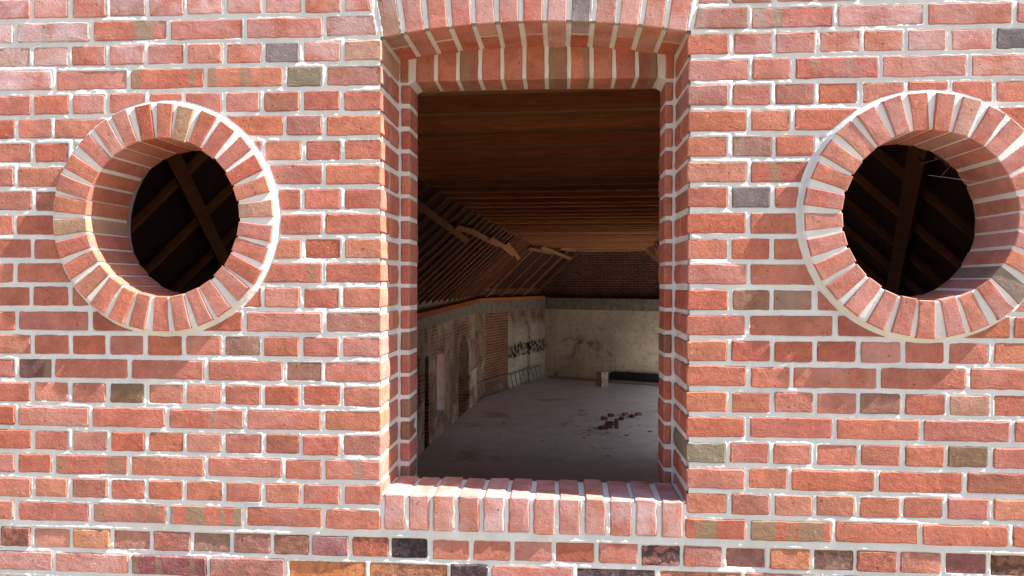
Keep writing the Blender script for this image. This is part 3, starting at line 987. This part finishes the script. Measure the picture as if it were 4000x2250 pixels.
# right-hand wall with the doorways that let the daylight in
S1 = Q(3.07, -.3, 0); S1.z = 0
E1 = Q(3.07, 20.6, 0); E1.z = 0
LR = (E1 - S1).xy.length
ry = lambda Y: (Y - S1.y) * LR / (E1.y - S1.y)
holes = [[(ry(a), .101), (ry(b), .101), (ry(b), c), (ry(a), c)] for a, b, c in ((17.7, 19.9, 1.82), (15.1, 17.4, 2.03), (12.2, 14.8, 2.3), (10.9, 12.0, 2.2))] + [arch_hole(ry(7.5), ry(8.3), .8, 1.9)]
rw = wall_run("doorway_wall", S1, E1, [(0, 0), (LR, 0), (LR, 2.9), (0, 2.9)], holes, -.5, M_SIDE, "sunward side wall of the hall with a doorway and arched windows")
bb = MB(); bb.box((0, -.5, 2.6), (LR, -.1, 3.05)); bb.build("ring_beam", M_CONC, rw)
bb = MB(); bb.box((0, -.14, 2.7), (LR, -.06, 3.22)); bb.build("eaves_infill", M_CONC, rw)

# angled part of the roof over the short wall
wing = link("angled_roof", None)
tag(wing, "angled corner of the roof with widely spaced rafters above the short wall", "roof")
du = Vector((dd.x, dd.y, 0)).normalized(); dr = Vector((du.y, -du.x, 0))
for q in range(6):
    f = Afoot + du * (-.36 + q*.93) - dr*.1; f.z = 2.86
    t = f + dr*1.75 + Vector((0, 0, 1.62))
    along(f + Vector((0, 0, .05)), t + Vector((0, 0, .05)), .045, .07, "rafter", M_RAFT, wing, upv=Vector((-dr.x*.67, -dr.y*.67, .74)))
f0 = Afoot - du*.6 - dr*.4; f0.z = 2.72; f1 = Cc + du*.8 - dr*.4; f1.z = 2.72
u_ = (dr*2.4 + Vector((0, 0, 2.22)))
bb = MB(); lo = [f0, f1, f1 + u_, f0 + u_]; lo = [p + Vector((0, 0, .235)) for p in lo]; hi = [p + Vector((0, 0, .05)) for p in lo]
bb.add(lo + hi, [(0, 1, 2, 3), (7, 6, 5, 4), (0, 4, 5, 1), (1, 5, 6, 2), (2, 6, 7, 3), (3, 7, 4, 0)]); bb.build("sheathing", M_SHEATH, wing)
def wp(u, t): return Afoot + du*u + dr*(t - .1) + Vector((0, 0, 2.86 + t*.926 - .07))
for (u0, t0), (u1, t1) in (((.05, 1.55), (2.07, 1.51)), ((.79, 1.63), (3.95, 1.40)), ((2.26, 1.66), (3.7, 1.66))):
    bb = MB(); bb.beam(wp(u0, t0), wp(u1, t1), .11, .022, Vector((-dr.x*.67, -dr.y*.67, .74))); bb.build("bracing_plank", M_PLANK, wing)

# ---- floor and ground
def floor_mat():
    mt, nt, b = new_mat("screed_floor", .42, .5)
    g = N(nt, "ShaderNodeNewGeometry"); v = g.outputs["Position"]
    n = noise(nt, v, .9, 5, .6, .6)
    c = mix(nt, ramp(nt, noise(nt, v, 2.4, 5, .6), .3, .7), (.58, .585, .60), (.70, .705, .725))
    c = mix(nt, ramp(nt, n, .57, .68, 0, .7), c, (.27, .22, .19))
    c = mix(nt, ramp(nt, noise(nt, scaled(nt, v, (1, .45, 1)), 5.5, 3, .5), .70, .75, 0, .8), c, (.12, .09, .08))
    lk(nt, c, b.inputs["Base Color"])
    bump(nt, b, noise(nt, v, 30, 4), .002)
    return mt
vs, fs = extrude_holes([(-3.6, -.1), (4.3, -.1), (5.6, 21.4), (1.0, 23.2), (-.8, 23.2), (-2.9, 17.5)], [], 0, .15)
vs = [(x_, z_ + .4, .1 - y_) for x_, y_, z_ in vs]
fl = link("floor", mesh("floor", vs, [f for f in fs]), floor_mat()); fl["kind"] = "structure"

def ground_mat():
    mt, nt, b = new_mat("sandy_ground", .95, .1)
    g = N(nt, "ShaderNodeNewGeometry"); v = g.outputs["Position"]
    c = mix(nt, ramp(nt, noise(nt, v, .35, 6, .6), .35, .65), (.20, .155, .105), (.27, .215, .15))
    c = mix(nt, ramp(nt, noise(nt, v, .12, 4), .55, .7, 0, .7), c, (.12, .15, .06))
    lk(nt, c, b.inputs["Base Color"])
    bump(nt, b, noise(nt, v, 12, 5), .02)
    return mt
g = MB(); g.add([(-400, -400, -.02), (400, -400, -.02), (400, 400, -.02), (-400, 400, -.02)], [(0, 1, 2, 3)])
gr = g.build("ground", ground_mat()); gr["kind"] = "structure"

# ---- things on the floor
M_METAL = plain("grey_aluminium", (.24, .24, .235), .5, 20, .1, 0)
ld = link("ladder", None, loc=(0, 0, 0)); tag(ld, "long grey metal ladder lying on its side against the angled wall", "ladder")
l0 = Afoot + du*(-.28) + dr*.20 + Vector((0, 0, FL + .03)); l1 = Afoot + du*4.5 + dr*.17 + Vector((0, 0, FL + .03))
lup = Vector((-du.y*.10, du.x*.10, 0)); lup = (Vector((0, 0, .43)) - dr*.10)
for e in (Vector((0, 0, 0)), lup):
    bb = MB(); bb.beam(l0 + e, l1 + e, .026, .042, lup, .004); bb.build("rail", M_METAL, ld)
for q in range(14):
    p = l0.lerp(l1, (q + .5)/14)
    bb = MB(); bb.tube([p, p + lup], .015, 8); bb.build("rung", M_METAL, ld)

M_RUB = plain("rubble_stone", (.42, .33, .26), .95, 14, .4, .01)
def stone(name, dims, loc, rz, mat, jit, label, cat, group=None):
    bm = bmesh.new(); bmesh.ops.create_cube(bm, size=1)
    bmesh.ops.subdivide_edges(bm, edges=bm.edges[:], cuts=2, use_grid_fill=True)
    for v in bm.verts:
        v.co = Vector((v.co.x*dims[0], v.co.y*dims[1], v.co.z*dims[2])) + Vector((rng.uniform(-jit, jit), rng.uniform(-jit, jit), 0 if v.co.z < -.4 else rng.uniform(-jit, jit)))
    me = bpy.data.meshes.new(name); bm.to_mesh(me); bm.free()
    o = link(name, me, mat, None, (loc[0], loc[1], loc[2] + dims[2]/2), (0, 0, rz))
    tag(o, label, cat, group)
    return o
stone("masonry_block", (.27, .25, .46), (1.42, 19.95, FL), R(38), M_RUB, .012, "upright block of old masonry standing on the floor before the far wall", "block")

lb = [("front half brick of the touching pair on the hall floor", 1.143, 14.50, 18), ("rear half brick of the touching pair on the hall floor", 1.33, 14.91, 20),
      ("half brick alone on the floor between the touching pair and the other bats", 1.544, 14.53, 70), ("pale half brick behind the lone one on the hall floor", 1.688, 15.10, 35),
      ("dark half brick beside the reddest one on the hall floor", 1.826, 14.86, 60), ("reddest half brick on the hall floor, farthest from the small heap", 1.996, 15.12, 25)]
for i, (lab, x, y, a) in enumerate(lb):
    o = stone("loose_brick", (.13, .105, .065), (x, y, FL), R(a), M_BRICK, .006, lab, "brick", "half bricks scattered on the hall floor")
    style(o, {3: 'dusky', 5: 'purple'}.get(i, 'plum'), rough=.3)
for i, (x, y, z, a, lab) in enumerate([(1.06, 13.42, 0, 15, "dark loose brick at the bottom of the small heap"), (1.17, 13.56, .0, 5, "loose brick under the topmost one of the small heap"), (1.2, 13.56, .07, 8, "topmost dark brick of the small heap on the floor")]):
    o = stone("loose_brick", (.17, .115, .07), (x, y, FL + z), R(a), M_BRICK, .004, lab, "brick"); style(o, 'plum', rough=.4)
o = stone("loose_brick", (.07, .115, .2), (1.35, 13.55, FL), R(12), M_BRICK, .004, "loose brick standing on end beside the small heap", "brick"); style(o, 'plum', rough=.3)
bb = MB()
for q in range(46):
    x, y = 1.15 + rng.gauss(0, .45), 13.3 + rng.gauss(0, .45)
    if rng.random() < .35: x, y = rng.uniform(-1.4, 2.4), rng.uniform(10.5, 17)
    s_ = rng.uniform(.008, .03)
    bb.box((-s_*1.6, -s_, 0), (s_*1.6, s_, s_*.8), Matrix.Translation((x, y, FL)) @ Matrix.Rotation(rng.uniform(0, 6), 4, 'Z'), jit=s_*.25)
db = bb.build("mortar_crumbs", M_RUB); tag(db, "crumbs of mortar and brick scattered round the small heap on the floor", "rubble", kind="stuff")

M_OLDW = timber_mat("grey_old_timber", (.30, .24, .18), (.40, .33, .25))
M_TAR = plain("black_board", (.035, .033, .035), .7, 8, .3, .002)
def onb(t, out, z): return Cc + Vector((bd.x, bd.y, 0))*t + Vector((bd.y, -bd.x, 0))*out + Vector((0, 0, z))
o = along(onb(.25, .22, FL + .045), onb(5.4, .26, FL + .045), .10, .09, "floor_beam", M_OLDW, None); tag(o, "long squared timber beam lying along the foot of the far wall", "beam")
# long black trough leaning behind the beam, rounded at its upper corner
pl = [(0, 0), (2.6, 0), (2.6, .36), (.16, .36), (.07, .33), (.015, .26)]
vs, fs = extrude_holes(pl, [], 0, .05)
tr = link("black_board", mesh("black_board", vs, fs), M_TAR, None, onb(2.35, .14, FL), (R(-9), 0, math.atan2(bd.y, bd.x)))
tag(tr, "long black board with a rounded corner leaning at the foot of the far wall", "board")
bb = MB(); bb.box((.5, -.016, .15), (2.55, .001, .20)); bb.build("ridge", M_TAR, tr)

# cobweb in the round opening
M_WEB, nt, b = new_mat("cobweb_silk", .4, .5); b.inputs["Base Color"].default_value = (.75, .75, .75, 1)
bb = MB(); c0 = Vector((1.34, .17, 3.70))
for q in range(6):
    a = rng.uniform(-.5, 2.2); r = rng.uniform(.05, .14)
    p = c0 + Vector((math.cos(a)*r, rng.uniform(-.03, .02), math.sin(a)*r*.7)); p2 = c0 + Vector((rng.uniform(-.09, .05), rng.uniform(-.02, .02), rng.uniform(-.06, .04)))
    bb.tube([p2, (p + p2)/2 - Vector((0, 0, .006)), p], .00018, 4)
bb.tube([Vector((1.28, .16, 3.655)), Vector((1.34, .13, 3.64)), Vector((1.445, .10, 3.615))], .0003, 4)
w = bb.build("cobweb", M_WEB); tag(w, "thin torn cobweb hanging inside the top of the round opening", "cobweb")
